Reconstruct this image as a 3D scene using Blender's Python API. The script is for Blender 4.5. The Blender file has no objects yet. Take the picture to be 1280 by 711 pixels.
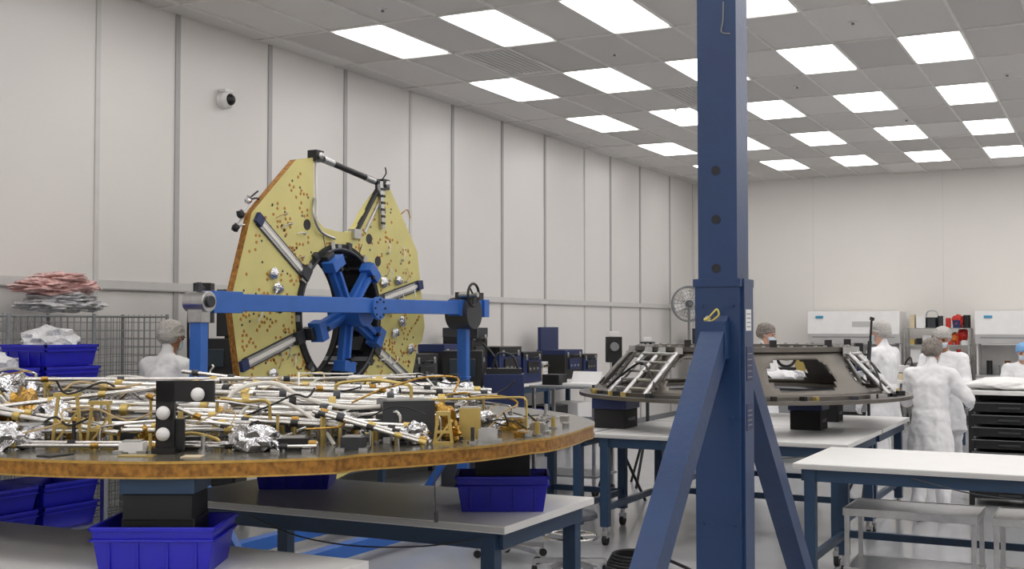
import bpy, bmesh, math, random
from mathutils import Vector, Matrix, noise, Euler
random.seed(7)
YAW = math.radians(27)
C, S = math.cos(YAW), math.sin(YAW)
def at(x, d):
    """survey baseline (x across, d along) -> room coordinates (rigid rotation)"""
    return (x*C - d*S, x*S + d*C)

# ---------------------------------------------------------------- materials
def lin(c):
    out = []
    for v in c:
        v /= 255.0
        out.append(v/12.92 if v <= 0.04045 else ((v+0.055)/1.055)**2.4)
    return out
def mat(name, rgb, rough=0.5, metal=0.0, var=0.06, scale=6.0, bump=0.0, bscale=40.0, coat=0.0):
    m = bpy.data.materials.new(name); m.use_nodes = True
    nt = m.node_tree; p = nt.nodes['Principled BSDF']
    c = lin(rgb)
    tc = nt.nodes.new('ShaderNodeTexCoord')
    n = nt.nodes.new('ShaderNodeTexNoise'); n.inputs['Scale'].default_value = scale; n.inputs['Detail'].default_value = 4
    nt.links.new(tc.outputs['Object'], n.inputs['Vector'])
    r = nt.nodes.new('ShaderNodeValToRGB')
    r.color_ramp.elements[0].position = 0.3; r.color_ramp.elements[1].position = 0.7
    r.color_ramp.elements[0].color = [v*(1-var) for v in c]+[1]
    r.color_ramp.elements[1].color = [min(1, v*(1+var)) for v in c]+[1]
    nt.links.new(n.outputs['Fac'], r.inputs['Fac'])
    nt.links.new(r.outputs['Color'], p.inputs['Base Color'])
    p.inputs['Roughness'].default_value = rough
    p.inputs['Metallic'].default_value = metal
    if coat: p.inputs['Coat Weight'].default_value = coat
    if bump:
        n2 = nt.nodes.new('ShaderNodeTexNoise'); n2.inputs['Scale'].default_value = bscale
        nt.links.new(tc.outputs['Object'], n2.inputs['Vector'])
        b = nt.nodes.new('ShaderNodeBump'); b.inputs['Strength'].default_value = bump; b.inputs['Distance'].default_value = 0.02
        nt.links.new(n2.outputs['Fac'], b.inputs['Height']); nt.links.new(b.outputs['Normal'], p.inputs['Normal'])
    return m
M = {}
M['wall'] = mat('wall_panel_paint', (216,213,210), 0.36, var=0.012, scale=1.5)
M['wallb'] = mat('back_wall_paint', (231,228,223), 0.5, var=0.012, scale=1.0)
M['seam'] = mat('wall_seam_grey', (166,164,164), 0.4, var=0.03)
M['rail'] = mat('wall_rail_grey', (200,198,196), 0.35, var=0.03)
M['floor'] = mat('floor_epoxy', (168,169,172), 0.2, var=0.04, scale=2.0, coat=0.2)
M['tbar'] = mat('ceiling_tbar', (225,223,220), 0.4)
M['white_lam'] = mat('white_laminate', (226,225,223), 0.35, var=0.02)
M['edge'] = mat('laminate_edge', (190,189,187), 0.4, var=0.02)
M['navy'] = mat('navy_table_steel', (32,58,86), 0.4, var=0.08)
M['colblue'] = mat('crane_blue_paint', (28,56,98), 0.36, var=0.12, scale=4, bump=0.05)
M['blue'] = mat('fixture_blue_paint', (46,98,178), 0.38, var=0.08)
M['bin'] = mat('blue_bin_plastic', (26,26,176), 0.4, var=0.05)
M['dkblue'] = mat('dark_blue_plastic', (22,38,84), 0.45)
M['black'] = mat('black_plastic', (20,20,22), 0.45, var=0.15)
M['rubber'] = mat('black_rubber', (28,28,30), 0.75)
M['steel'] = mat('brushed_steel', (190,190,190), 0.28, metal=1.0, var=0.08, scale=20)
M['chrome'] = mat('polished_tube', (206,204,200), 0.2, metal=1.0, var=0.12, scale=14)
M['foil'] = mat('silver_foil', (205,205,208), 0.16, metal=1.0, var=0.12, bump=0.7, bscale=30)
M['gold'] = mat('gold_kapton', (176,138,66), 0.25, metal=0.8, var=0.2, bump=0.5, bscale=30)
M['brass'] = mat('brass_bracket', (196,172,104), 0.35, metal=0.7, var=0.15)
M['kdot'] = mat('kapton_dot', (178,116,40), 0.4, var=0.1)
M['tan'] = mat('tan_wire', (190,165,120), 0.5)
M['wirew'] = mat('white_wire', (225,222,214), 0.4)
M['white'] = mat('white_plastic', (228,227,226), 0.4, var=0.03)
M['grey'] = mat('grey_plastic', (128,130,132), 0.45)
M['dgrey'] = mat('dark_grey_metal', (64,66,70), 0.38, metal=0.5)
M['bronze'] = mat('titanium_grey', (116,111,105), 0.42, metal=0.75, var=0.12, scale=5)
M['pink'] = mat('pink_bubble_wrap', (216,178,174), 0.35, bump=0.8, bscale=35, var=0.12)
M['wrap'] = mat('clear_wrap', (205,205,207), 0.25, bump=0.9, bscale=30, var=0.15)
M['suit'] = mat('cleanroom_suit', (236,236,238), 0.7, var=0.04, scale=5, bump=0.35, bscale=9)
M['cap'] = mat('hair_net', (182,178,174), 0.7, var=0.2, scale=60, bump=0.6, bscale=60)
M['capd'] = mat('hair_net_dark_hair', (128,120,114), 0.75, var=0.35, scale=50, bump=0.6, bscale=60)
M['skin'] = mat('skin', (168,118,92), 0.55, var=0.05)
M['skinl'] = mat('skin_light', (205,160,138), 0.55, var=0.05)
M['eye'] = mat('eye_dark', (30,24,22), 0.2)
M['mask'] = mat('face_mask', (200,214,226), 0.7)
M['glove'] = mat('nitrile_glove', (230,230,232), 0.5)
M['red'] = mat('red_plastic', (196,46,34), 0.4)
M['orange'] = mat('orange_plastic', (214,120,40), 0.4)
M['cyan'] = mat('cyan_label', (60,150,190), 0.4)
M['beige'] = mat('beige_box', (205,190,160), 0.5)
M['amber'] = mat('amber_glass', (120,70,30), 0.2)
M['screen'] = mat('dark_screen', (46,58,66), 0.15)
M['ytag'] = mat('yellow_tag_pin', (206,190,90), 0.4)
M['seat'] = mat('stool_vinyl', (40,44,52), 0.5)
M['skyblue'] = mat('light_blue_cloth', (120,170,215), 0.7)
M['yellow'] = mat('yellow_green_facesheet', (203,193,122), 0.42, var=0.07, scale=3)
M['deck'] = mat('deck_facesheet', (84,81,72), 0.18, var=0.3, scale=7)
M['lip'] = mat('deck_gold_lip', (196,158,84), 0.3, metal=0.6, var=0.2, scale=30)

def emis(name, rgb, st):
    m = bpy.data.materials.new(name); m.use_nodes = True
    nt = m.node_tree; nt.nodes.clear()
    o = nt.nodes.new('ShaderNodeOutputMaterial'); e = nt.nodes.new('ShaderNodeEmission')
    e.inputs['Color'].default_value = lin(rgb)+[1]; e.inputs['Strength'].default_value = st
    nt.links.new(e.outputs[0], o.inputs['Surface']); return m
M['lamp'] = emis('light_panel_emission', (255,252,250), 5.7)

def honey(name, c1, c2, sc):
    m = mat(name, c1, 0.45); nt = m.node_tree; p = nt.nodes['Principled BSDF']
    tc = [n for n in nt.nodes if n.type == 'TEX_COORD'][0]
    w = nt.nodes.new('ShaderNodeTexNoise'); w.inputs['Scale'].default_value = sc; w.inputs['Detail'].default_value = 5
    mp = nt.nodes.new('ShaderNodeMapping'); mp.inputs['Scale'].default_value = (1,1,0.8)
    r = nt.nodes.new('ShaderNodeValToRGB')
    r.color_ramp.elements[0].color = lin(c1)+[1]; r.color_ramp.elements[1].color = lin(c2)+[1]
    r.color_ramp.elements[0].position = 0.35; r.color_ramp.elements[1].position = 0.65
    nt.links.new(tc.outputs['Object'], mp.inputs['Vector']); nt.links.new(mp.outputs['Vector'], w.inputs['Vector'])
    nt.links.new(w.outputs['Fac'], r.inputs['Fac']); nt.links.new(r.outputs['Color'], p.inputs['Base Color'])
    p.inputs['Roughness'].default_value = 0.35; p.inputs['Metallic'].default_value = 0.3
    return m
M['honey'] = honey('kapton_edge_closeout', (182,128,54), (124,84,36), 45)

TX, TY = 0.6075, 1.375
def tile_mat():
    m = mat('ceiling_tile', (168,165,160), 0.8); nt = m.node_tree; p = nt.nodes['Principled BSDF']
    tc = [n for n in nt.nodes if n.type == 'TEX_COORD'][0]
    mp = nt.nodes.new('ShaderNodeVectorMath'); mp.operation = 'DIVIDE'; mp.inputs[1].default_value = (TX, TY, 1)
    ad = nt.nodes.new('ShaderNodeVectorMath'); ad.operation = 'ADD'
    ad.inputs[1].default_value = (6.49+TX/2+TX*40, -10.1+TY/2+TY*40, 5)
    fl = nt.nodes.new('ShaderNodeVectorMath'); fl.operation = 'FLOOR'
    wn = nt.nodes.new('ShaderNodeTexWhiteNoise')
    sp = nt.nodes.new('ShaderNodeSeparateXYZ'); cb = nt.nodes.new('ShaderNodeCombineXYZ')
    nt.links.new(tc.outputs['Object'], ad.inputs[0]); nt.links.new(ad.outputs[0], mp.inputs[0])
    nt.links.new(mp.outputs[0], fl.inputs[0]); nt.links.new(fl.outputs[0], sp.inputs[0])
    nt.links.new(sp.outputs[0], cb.inputs[0]); nt.links.new(sp.outputs[1], cb.inputs[1])
    nt.links.new(cb.outputs[0], wn.inputs['Vector'])
    r = nt.nodes.new('ShaderNodeValToRGB')
    r.color_ramp.elements[0].color = lin((202,199,196))+[1]; r.color_ramp.elements[1].color = lin((226,224,221))+[1]
    nt.links.new(wn.outputs['Value'], r.inputs['Fac']); nt.links.new(r.outputs['Color'], p.inputs['Base Color'])
    return m
M['tile'] = tile_mat()

# ---------------------------------------------------------------- mesh builder
class B:
    def __init__(s):
        s.bm = bmesh.new(); s.mats = []
    def mi(s, k):
        m = M[k] if isinstance(k, str) else k
        if m not in s.mats: s.mats.append(m)
        return s.mats.index(m)
    def _mark(s, verts, k):
        i = s.mi(k); fs = set()
        for v in verts:
            for f in v.link_faces: fs.add(f)
        for f in fs: f.material_index = i
    def box(s, c, sz, k, rz=0, rx=0, ry=0):
        Mx = Matrix.Translation(c) @ Euler((rx, ry, rz)).to_matrix().to_4x4() @ Matrix.Diagonal((sz[0], sz[1], sz[2], 1))
        r = bmesh.ops.create_cube(s.bm, size=1, matrix=Mx); s._mark(r['verts'], k); return r['verts']
    def cyl(s, p1, p2, r1, k, r2=None, seg=14):
        p1 = Vector(p1); p2 = Vector(p2); d = p2-p1
        if d.length < 1e-6: return
        q = d.to_track_quat('Z', 'Y').to_matrix().to_4x4()
        Mx = Matrix.Translation((p1+p2)/2) @ q
        r = bmesh.ops.create_cone(s.bm, cap_ends=True, segments=seg, radius1=r1, radius2=r1 if r2 is None else r2, depth=d.length, matrix=Mx)
        s._mark(r['verts'], k)
    def bar(s, p1, p2, w, h, k):
        p1 = Vector(p1); p2 = Vector(p2); d = (p2-p1)
        q = d.to_track_quat('Y', 'Z').to_matrix().to_4x4()
        Mx = Matrix.Translation((p1+p2)/2) @ q @ Matrix.Diagonal((w, d.length, h, 1))
        r = bmesh.ops.create_cube(s.bm, size=1, matrix=Mx); s._mark(r['verts'], k)
    def sph(s, c, r, k, seg=14):
        rr = (r, r, r) if not hasattr(r, '__len__') else r
        Mx = Matrix.Translation(c) @ Matrix.Diagonal((rr[0], rr[1], rr[2], 1))
        q = bmesh.ops.create_uvsphere(s.bm, u_segments=seg, v_segments=max(6, seg*2//3), radius=1, matrix=Mx); s._mark(q['verts'], k)
    def tube(s, pts, r, k, seg=8, smooth=True, sub=5, closed=False):
        pts = [Vector(p) for p in pts]
        if smooth and len(pts) > 2:
            out = []; n = len(pts)
            rng = range(n) if closed else range(n-1)
            for i in rng:
                if closed: p0, p1, p2, p3 = pts[i-1], pts[i], pts[(i+1) % n], pts[(i+2) % n]
                else: p0, p1, p2, p3 = pts[max(i-1, 0)], pts[i], pts[i+1], pts[min(i+2, n-1)]
                for j in range(sub):
                    t = j/sub
                    out.append(0.5*((2*p1)+(p2-p0)*t+(2*p0-5*p1+4*p2-p3)*t*t+(3*p1-p0-3*p2+p3)*t**3))
            if not closed: out.append(pts[-1])
            pts = out
        n = len(pts); rings = []; up = None
        for i in range(n):
            if closed: t = pts[(i+1) % n]-pts[i-1]
            else: t = pts[min(i+1, n-1)]-pts[max(i-1, 0)]
            if t.length < 1e-9: t = Vector((1, 0, 0))
            t.normalize()
            if up is None:
                up = Vector((0, 0, 1)) if abs(t.z) < 0.9 else Vector((1, 0, 0))
            a = t.cross(up)
            if a.length < 1e-5: a = t.orthogonal()
            a.normalize(); up = a.cross(t).normalized()
            rings.append([s.bm.verts.new(pts[i]+r*(math.cos(2*math.pi*q/seg)*a+math.sin(2*math.pi*q/seg)*up)) for q in range(seg)])
        mi = s.mi(k); fs = []
        rr = range(n) if closed else range(n-1)
        for i in rr:
            A, Bn = rings[i], rings[(i+1) % n]
            for q in range(seg):
                fs.append(s.bm.faces.new((A[q], A[(q+1) % seg], Bn[(q+1) % seg], Bn[q])))
        if not closed:
            fs.append(s.bm.faces.new(rings[0][::-1])); fs.append(s.bm.faces.new(rings[-1]))
        for f in fs: f.material_index = mi
    def torus(s, c, R, r, k, axis='Z', n=36, seg=8):
        pts = []
        for i in range(n):
            a = 2*math.pi*i/n; u, v = R*math.cos(a), R*math.sin(a)
            p = {'Z': (u, v, 0), 'Y': (u, 0, v), 'X': (0, u, v)}[axis]
            pts.append(Vector(c)+Vector(p))
        s.tube(pts, r, k, seg=seg, smooth=False, closed=True)
    def prism(s, poly, z0, z1, k, kside=None, Mx=None):
        Mx = Mx or Matrix.Identity(4)
        lo = [s.bm.verts.new(Mx @ Vector((x, y, z0))) for x, y in poly]
        hi = [s.bm.verts.new(Mx @ Vector((x, y, z1))) for x, y in poly]
        a = s.bm.faces.new(lo[::-1]); b = s.bm.faces.new(hi)
        a.material_index = b.material_index = s.mi(k)
        ks = s.mi(kside or k); n = len(poly)
        for i in range(n):
            f = s.bm.faces.new((lo[i], lo[(i+1) % n], hi[(i+1) % n], hi[i])); f.material_index = ks
    def hull(s, sp, k, seg=12):
        vs = []
        for c, r in sp:
            rr = (r, r, r) if not hasattr(r, '__len__') else r
            for i in range(1, 8):
                ph = math.pi*i/8
                for j in range(seg):
                    th = 2*math.pi*j/seg
                    vs.append(s.bm.verts.new((c[0]+rr[0]*math.sin(ph)*math.cos(th), c[1]+rr[1]*math.sin(ph)*math.sin(th), c[2]+rr[2]*math.cos(ph))))
            vs.append(s.bm.verts.new((c[0], c[1], c[2]+rr[2]))); vs.append(s.bm.verts.new((c[0], c[1], c[2]-rr[2])))
        r = bmesh.ops.convex_hull(s.bm, input=vs, use_existing_faces=False)
        mi = s.mi(k)
        for g in r['geom']:
            if isinstance(g, bmesh.types.BMFace): g.material_index = mi
        dead = [v for v in vs if v.is_valid and not v.link_faces]
        bmesh.ops.delete(s.bm, geom=dead, context='VERTS')
    def lump(s, c, sz, k, seed=0, amp=0.35, sub=3, fr=2.2, rz=0):
        Mx = Matrix.Translation(c) @ Matrix.Rotation(rz, 4, 'Z') @ Matrix.Diagonal((sz[0], sz[1], sz[2], 1))
        r = bmesh.ops.create_icosphere(s.bm, subdivisions=sub, radius=1)
        for v in r['verts']:
            n = noise.noise(v.co*fr+Vector((seed*7.3, seed*3.1, seed)))
            n2 = noise.noise(v.co*fr*2.7+Vector((seed*2.3, 5, seed)))
            v.co = Mx @ (v.co*(1+amp*n+amp*0.5*n2))
        s._mark(r['verts'], k)
    def bin(s, c, w, d, h, k='bin', t=0.006, rz=0):
        R = Matrix.Translation(c) @ Matrix.Rotation(rz, 4, 'Z')
        def ring(x, y, z): return [s.bm.verts.new(R @ Vector(p)) for p in ((-x, -y, z), (x, -y, z), (x, y, z), (-x, y, z))]
        a = ring(w/2*0.88, d/2*0.9, 0); b = ring(w/2, d/2, h); e = ring(w/2-t, d/2-t, h); g = ring(w/2*0.88-t, d/2*0.9-t, t)
        mi = s.mi(k); fs = [s.bm.faces.new(a[::-1]), s.bm.faces.new(g)]
        for A, Bq in ((a, b), (b, e), (e, g)):
            for i in range(4): fs.append(s.bm.faces.new((A[i], A[(i+1) % 4], Bq[(i+1) % 4], Bq[i])))
        for f in fs: f.material_index = mi
        for yy in (-d/2, d/2):
            for zz, hh in ((h-0.008, 0.016), (h*0.72, 0.008)):
                p = R @ Vector((0, yy, zz)); s.box(p, (w+0.012, 0.012, hh), k, rz=rz)
        for xx in (-w/2, w/2):
            for zz, hh in ((h-0.008, 0.016), (h*0.72, 0.008)):
                p = R @ Vector((xx, 0, zz)); s.box(p, (0.012, d+0.012, hh), k, rz=rz)
        for xx in (-0.35, -0.12, 0.12, 0.35):
            for sg in (-1, 1):
                p = R @ Vector((xx*w, sg*d/2*0.955, h*0.4)); s.box(p, (0.008, 0.012, h*0.66), k, rz=rz)
    def done(s, name, loc=(0, 0, 0), rz=0.0, bevel=0.0, parent=None):
        bm = s.bm
        bmesh.ops.recalc_face_normals(bm, faces=bm.faces[:])
        for f in bm.faces: f.smooth = True
        for e in bm.edges:
            if len(e.link_faces) == 2:
                if e.calc_face_angle(0) > 0.55: e.smooth = False
        me = bpy.data.meshes.new(name); bm.to_mesh(me); bm.free()
        for m in s.mats: me.materials.append(m)
        o = bpy.data.objects.new(name, me); bpy.context.collection.objects.link(o)
        o.location = loc; o.rotation_euler = (0, 0, rz)
        if bevel:
            md = o.modifiers.new('bevel', 'BEVEL'); md.width = bevel; md.segments = 2; md.limit_method = 'ANGLE'; md.angle_limit = 0.7
        if parent: o.parent = parent
        return o

# ---------------------------------------------------------------- room shell
XL, XR, YF, YB, H = -7.7, 7.0, -2.0, 23.35, 4.65
b = B(); b.box(((XL+XR)/2, (YF+YB)/2, -0.05), (XR-XL+0.4, YB-YF+0.4, 0.1), 'floor'); b.done('floor')
b = B(); b.box(((XL+XR)/2, (YF+YB)/2, H+0.05), (XR-XL+0.4, YB-YF+0.4, 0.1), 'tile'); b.done('ceiling')
b = B(); b.box((XL-0.1, (YF+YB)/2, H/2), (0.2, YB-YF+0.4, H), 'wall'); b.done('wall_left')
b = B(); b.box((XR+0.1, (YF+YB)/2, H/2), (0.2, YB-YF+0.4, H), 'wallb'); b.done('wall_right')
b = B(); b.box(((XL+XR)/2, YB+0.1, H/2), (XR-XL, 0.2, H), 'wallb'); b.done('wall_back')
b = B(); b.box(((XL+XR)/2, YF-0.1, H/2), (XR-XL, 0.2, H), 'wallb'); b.done('wall_front')
b = B()
for y in (1.9, 3.2, 4.6, 5.9, 8.32, 9.66, 10.99, 13.4, 14.8, 16.2, 18.8, 20.2, 21.8):
    b.box((XL+0.006, y, H/2), (0.012, 0.06, H), 'seam')
b.done('trim_1')
b = B()
for y in (7.36, 12.37, 17.7, 23.2):
    b.box((XL+0.006, y, H/2), (0.012, 0.05, H), 'rail')
b.done('trim_2')
b = B(); b.box((XL+0.012, (YF+YB)/2, 2.14), (0.024, YB-YF, 0.07), 'rail')
b.box((XL+0.014, (YF+YB)/2, 2.10), (0.028, YB-YF, 0.012), 'seam')
b.done('trim_3')
b = B(); b.box((XL+0.01, (YF+YB)/2, 0.06), (0.02, YB-YF, 0.12), 'grey'); b.done('baseboard_left')
b = B(); b.box(((XL+XR)/2, YB-0.01, 0.06), (XR-XL, 0.02, 0.12), 'grey'); b.done('baseboard_back')
b = B()
for x in (-5.3, -2.9, -0.5, 1.9, 4.3):
    b.box((x, YB-0.003, H/2), (0.006, 0.006, H), 'wall')
b.done('trim_4')
b = B()
cx0 = -6.49-TX/2; cy0 = 10.1-TY/2
x = cx0-2*TX
while x < XR:
    if x > XL: b.box((x, (YF+YB)/2, H-0.008), (0.026, YB-YF, 0.016), 'tbar')
    x += TX
y = cy0-12*TY
while y < YB:
    if y > YF: b.box(((XL+XR)/2, y, H-0.008), (XR-XL, 0.026, 0.016), 'tbar')
    y += TY
b.done('trim_5')
b = B()
for r in range(-4, 5):
    yy = 10.1+2.75*r
    for c in range(0, 11):
        xx = -6.49+1.215*c
        if xx > XR-0.4 or yy < YF+0.7: continue
        b.box((xx, yy, H-0.012), (0.555, 1.22, 0.02), 'lamp')
b.done('ceiling_light_panels')
b = B()
for (xx, yy) in ((-5.28+TX*1.0, 12.85+TY), (-6.49+TX, 10.1+TY)):
    for i in range(9):
        b.box((xx-0.24+i*0.06, yy, H-0.004), (0.03, 1.1, 0.008), 'edge')
b.done('ceiling_air_vent')
b = B()
for (xx, yy) in ((-5.9, 9.0), (-4.7, 11.6), (-3.4, 14.2), (-2.2, 11.4), (-1.1, 14.6), (-5.2, 15.0), (-6.9, 7.2), (-2.6, 17.2)):
    b.cyl((xx, yy, H-0.012), (xx, yy, H), 0.04, 'white', seg=10); b.cyl((xx, yy, H-0.03), (xx, yy, H-0.012), 0.015, 'grey', seg=8)
b.done('ceiling_sprinklers')

# ---------------------------------------------------------------- security camera
b = B()
b.cyl((0, 0, 0), (0.07, 0, 0), 0.085, 'white', seg=24); b.cyl((0.07, 0, 0), (0.10, 0, 0), 0.085, 'white', r2=0.06, seg=24)
b.sph((0.09, 0, 0), 0.058, 'black', 18); b.box((0.05, 0.0, 0.085), (0.08, 0.12, 0.03), 'white')
b.done('security_camera', (XL, 8.94, 3.96), 0, 0.004)

# ---------------------------------------------------------------- tables
def caster(b, x, y):
    b.cyl((x, y, 0.10), (x, y, 0.16), 0.02, 'steel', seg=10)
    b.box((x, y, 0.085), (0.05, 0.06, 0.05), 'steel')
    b.cyl((x-0.018, y, 0.045), (x+0.018, y, 0.045), 0.045, 'rubber', seg=16)
def table(x0, x1, y0, y1, h=0.91, name='work_table'):
    b = B(); t = 0.035
    w, d = x1-x0, y1-y0
    b.box((w/2, d/2, h-t/2), (w, d, t), 'white_lam')
    b.box((w/2, 0.0, h-t/2), (w-0.004, 0.006, t*0.7), 'edge')
    i = 0.06
    z = h-t-0.04
    for yy in (i, d-i): b.box((w/2, yy, z), (w-2*i, 0.04, 0.08), 'navy')
    for xx in (i, w-i): b.box((xx, d/2, z), (0.04, d-2*i, 0.08), 'navy')
    for xx in (i+0.04, w-i-0.04):
        for yy in (i, d-i):
            b.box((xx, yy, (0.15+h-t)/2), (0.07, 0.07, h-t-0.15), 'navy')
            caster(b, xx, yy)
    for xx in (i+0.04, w-i-0.04): b.box((xx, d/2, 0.3), (0.04, d-2*i, 0.05), 'navy')
    b.box((w/2, d-i, 0.3), (w-2*i, 0.04, 0.05), 'navy')
    b.tube([(w*.3, -.0, z+.02), (w*.45, -.02, z-.05), (w*.62, -.02, z-.07), (w*.8, -.02, z-.04), (w-.1, -.01, z+.02)], .004, 'dgrey')
    return b.done(name, (x0, y0, 0), 0, 0.004)
table(-4.44, -2.42, 4.68, 5.68)
table(-4.95, -2.53, 2.75, 3.78)
table(-3.86, -1.80, 9.0, 10.4)
table(-3.86, -1.80, 10.45, 11.9)
table(-4.80, -3.90, 9.0, 10.1)
table(-1.88, 0.55, 7.65, 8.8)

# ---------------------------------------------------------------- crane column
b = B(); s = 0.152; q = 0.172
b.box((0, 0, 0.95+1.35), (s, s, 2.7), 'colblue')
b.box((0, 0, 1.03), (q, q, 1.86), 'colblue')
b.box((0, 0, 1.955), (q+0.012, q+0.012, 0.03), 'colblue')
for z in (2.01, 2.195, 2.38):
    b.cyl((-0.005, -s/2-0.0015, z), (-0.005, -s/2+0.004, z), 0.0165, 'black', seg=20)
    b.torus((-0.005, -s/2-0.001, z), 0.0175, 0.0015, 'dkblue', 'Y', 20, 6)
for sg in (-1, 1):
    b.bar((0, sg*0.06, 1.80), (0, sg*1.70, 0.13), 0.09, 0.09, 'colblue')
    b.box((0, sg*0.115, 1.74), (0.10, 0.07, 0.14), 'colblue')
    b.box((0, sg*1.62, 0.15), (0.12, 0.22, 0.04), 'colblue')
    b.cyl((-0.035, sg*1.72, 0.06), (0.035, sg*1.72, 0.06), 0.06, 'rubber', seg=20)
    b.box((0, sg*1.72, 0.10), (0.09, 0.05, 0.09), 'steel')
b.box((0, 0, 0.155), (0.14, 3.4, 0.11), 'colblue')
for z in (1.62, 1.2, 0.8):
    for xx in (-0.06, 0.06):
        b.cyl((xx, -q/2-0.006, z+0.25), (xx, -q/2, z+0.25), 0.008, 'colblue', seg=6)
b.box((q/2+0.006, 0.0, 1.12), (0.012, 0.12, 1.7), 'colblue')
fx = q/2+0.013
b.box((fx, -0.01, 1.815), (0.002, 0.07, 0.08), 'white')
for i in range(4): b.box((fx+.001, -0.01, 1.79+i*0.016), (0.002, 0.05, 0.004), 'grey')
b.box((fx, 0.0, 1.65), (0.002, 0.08, 0.13), 'dkblue')
for i in range(5): b.box((fx+.001, 0.0, 1.60+i*0.022), (0.002, 0.06, 0.004), 'grey')
b.box((fx, 0.0, 1.45), (0.002, 0.08, 0.10), 'dkblue')
for i in range(4): b.box((fx+.001, 0.0, 1.42+i*0.018), (0.002, 0.055, 0.004), 'grey')
b.cyl((-0.02, -q/2-0.05, 1.82), (-0.02, -q/2+0.01, 1.82), 0.011, 'steel')
b.tube([(-0.02, -q/2-0.05, 1.82), (0.0, -q/2-0.055, 1.84), (0.015, -q/2-0.05, 1.855), (0.022, -q/2-0.05, 1.835), (0.0, -q/2-0.05, 1.815), (-0.035, -q/2-0.05, 1.80)], 0.0035, 'ytag')
b.cyl((-0.035, -q/2-0.045, 1.815), (-0.012, -q/2-0.045, 1.822), 0.007, 'ytag')
b.tube([(0.03, -s/2-0.004, 3.02), (0.028, -s/2-0.004, 2.95), (0.022, -s/2-0.004, 2.905), (0.055, -s/2-0.004, 2.895)], 0.003, 'grey')
b.box((0, 0, 3.62), (0.16, 0.5, 0.14), 'colblue')
b.done('gantry_crane_column', (*at(0.81, 4.56), 0), 0, 0.004)

# ---------------------------------------------------------------- upright yellow deck + turnover stand
DR = 1.35; DI = 0.56; th = 0.06
def rimr(ad):
    ad %= 360
    r = DR*1.02*math.cos(math.pi/12)/math.cos(math.radians(((ad+4) % 30)-15))
    if 334 < ad < 349: r -= 0.06
    if 205 < ad < 212: r -= 0.03
    return r
outer = []
a = 60.0
while a >= -254.01:
    r = rimr(a); outer.append((r*math.cos(math.radians(a)), r*math.sin(math.radians(a)))); a -= 2
nrim = len(outer)
outer += [(-0.37, 1.0), (-0.36, 0.85), (-0.31, 0.77), (-0.22, 0.72), (-0.05, 0.705), (0.10, 0.705), (0.20, 0.73), (0.28, 0.80), (0.36, 0.90), (0.44, 0.98), (0.52, 1.05)]
inner = [(DI*math.cos(2*math.pi*i/72), DI*math.sin(2*math.pi*i/72)) for i in range(72)]
b = B(); bm = b.bm; my, mh = b.mi('yellow'), b.mi('honey')
rings = {}
for side, y in (('f', -th/2), ('b', th/2)):
    es = []
    for nm, L in (('o', outer), ('i', inner)):
        vs = [bm.verts.new((x, y, z)) for x, z in L]; rings[side+nm] = vs
        es += [bm.edges.new((vs[i], vs[(i+1) % len(vs)])) for i in range(len(vs))]
    r = bmesh.ops.triangle_fill(bm, edges=es, use_beauty=True)
    for g in r['geom']:
        if isinstance(g, bmesh.types.BMFace): g.material_index = my
for nm in 'oi':
    F, K = rings['f'+nm], rings['b'+nm]; n = len(F)
    for i in range(n): bm.faces.new((F[i], F[(i+1) % n], K[(i+1) % n], K[i])).material_index = mh if (nm == 'o' and i < nrim-1) else my
def inring(x, z, m=0.04):
    r = math.hypot(x, z)
    if r < DI+m or r > DR-m-0.05: return False
    if z > 0.66-m and -0.40-m < x < 0.25+0.84*(z-0.7)+m: return False
    return True
def dp(r, adeg, y=-th/2):
    a = math.radians(adeg); return Vector((r*math.cos(a), y, r*math.sin(a)))
rnd = random.Random(3); cnt = 0
while cnt < 520:
    p = Vector((rnd.uniform(-DR, DR), -th/2-0.001, rnd.uniform(-DR, DR)))
    if not inring(p.x, p.z): continue
    n = rnd.choice((1, 1, 2, 3)); an = rnd.choice((0, 0.8, -0.8, 1.57))
    for kx in range(n):
        qv = p+Vector((kx*0.042*math.cos(an), 0, kx*0.042*math.sin(an)))
        if inring(qv.x, qv.z, 0.02): b.box(qv, (0.022, 0.003, 0.020), 'kdot', ry=rnd.uniform(0, 1.5))
    cnt += n
cnt = 0
while cnt < 110:  # bare insert holes
    p = Vector((rnd.uniform(-DR, DR), -th/2-0.001, rnd.uniform(-DR, DR)))
    if inring(p.x, p.z): b.cyl(p+Vector((0, -.001, 0)), p+Vector((0, .002, 0)), 0.010, 'dgrey', seg=8); cnt += 1
for a in (146, 197, 332, 13):
    p1 = dp(DI+0.02, a, -th/2-0.006); p2 = dp(DR-0.06, a, -th/2-0.006); mid = (p1+p2)/2
    b.box(mid, ((p2-p1).length, 0.012, 0.075), 'steel', ry=-math.radians(a))
    b.box(mid+Vector((0, -0.008, 0)), ((p2-p1).length*.9, 0.006, 0.03), 'wirew', ry=-math.radians(a))
    for sg in (-1, 1):
        o_ = Vector((-math.sin(math.radians(a)), 0, math.cos(math.radians(a))))*0.044*sg
        b.box(mid+o_, ((p2-p1).length, 0.008, 0.010), 'dgrey', ry=-math.radians(a))
    b.box(dp(DR-0.06, a, -th/2-0.012), (0.08, 0.04, 0.08), 'dkblue', ry=-math.radians(a))
    b.box(dp(DI+0.04, a, -th/2-0.02), (0.09, 0.05, 0.10), 'dgrey', ry=-math.radians(a))
for a in (110, 62, 265):
    r0 = DI+.01; r1 = .70 if a != 265 else DR-.04
    p1 = dp(r0, a, -th/2-.001); p2 = dp(r1, a, -th/2-.001); b.box((p1+p2)/2, ((p2-p1).length, .003, .008), 'dgrey', ry=-math.radians(a))
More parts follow.
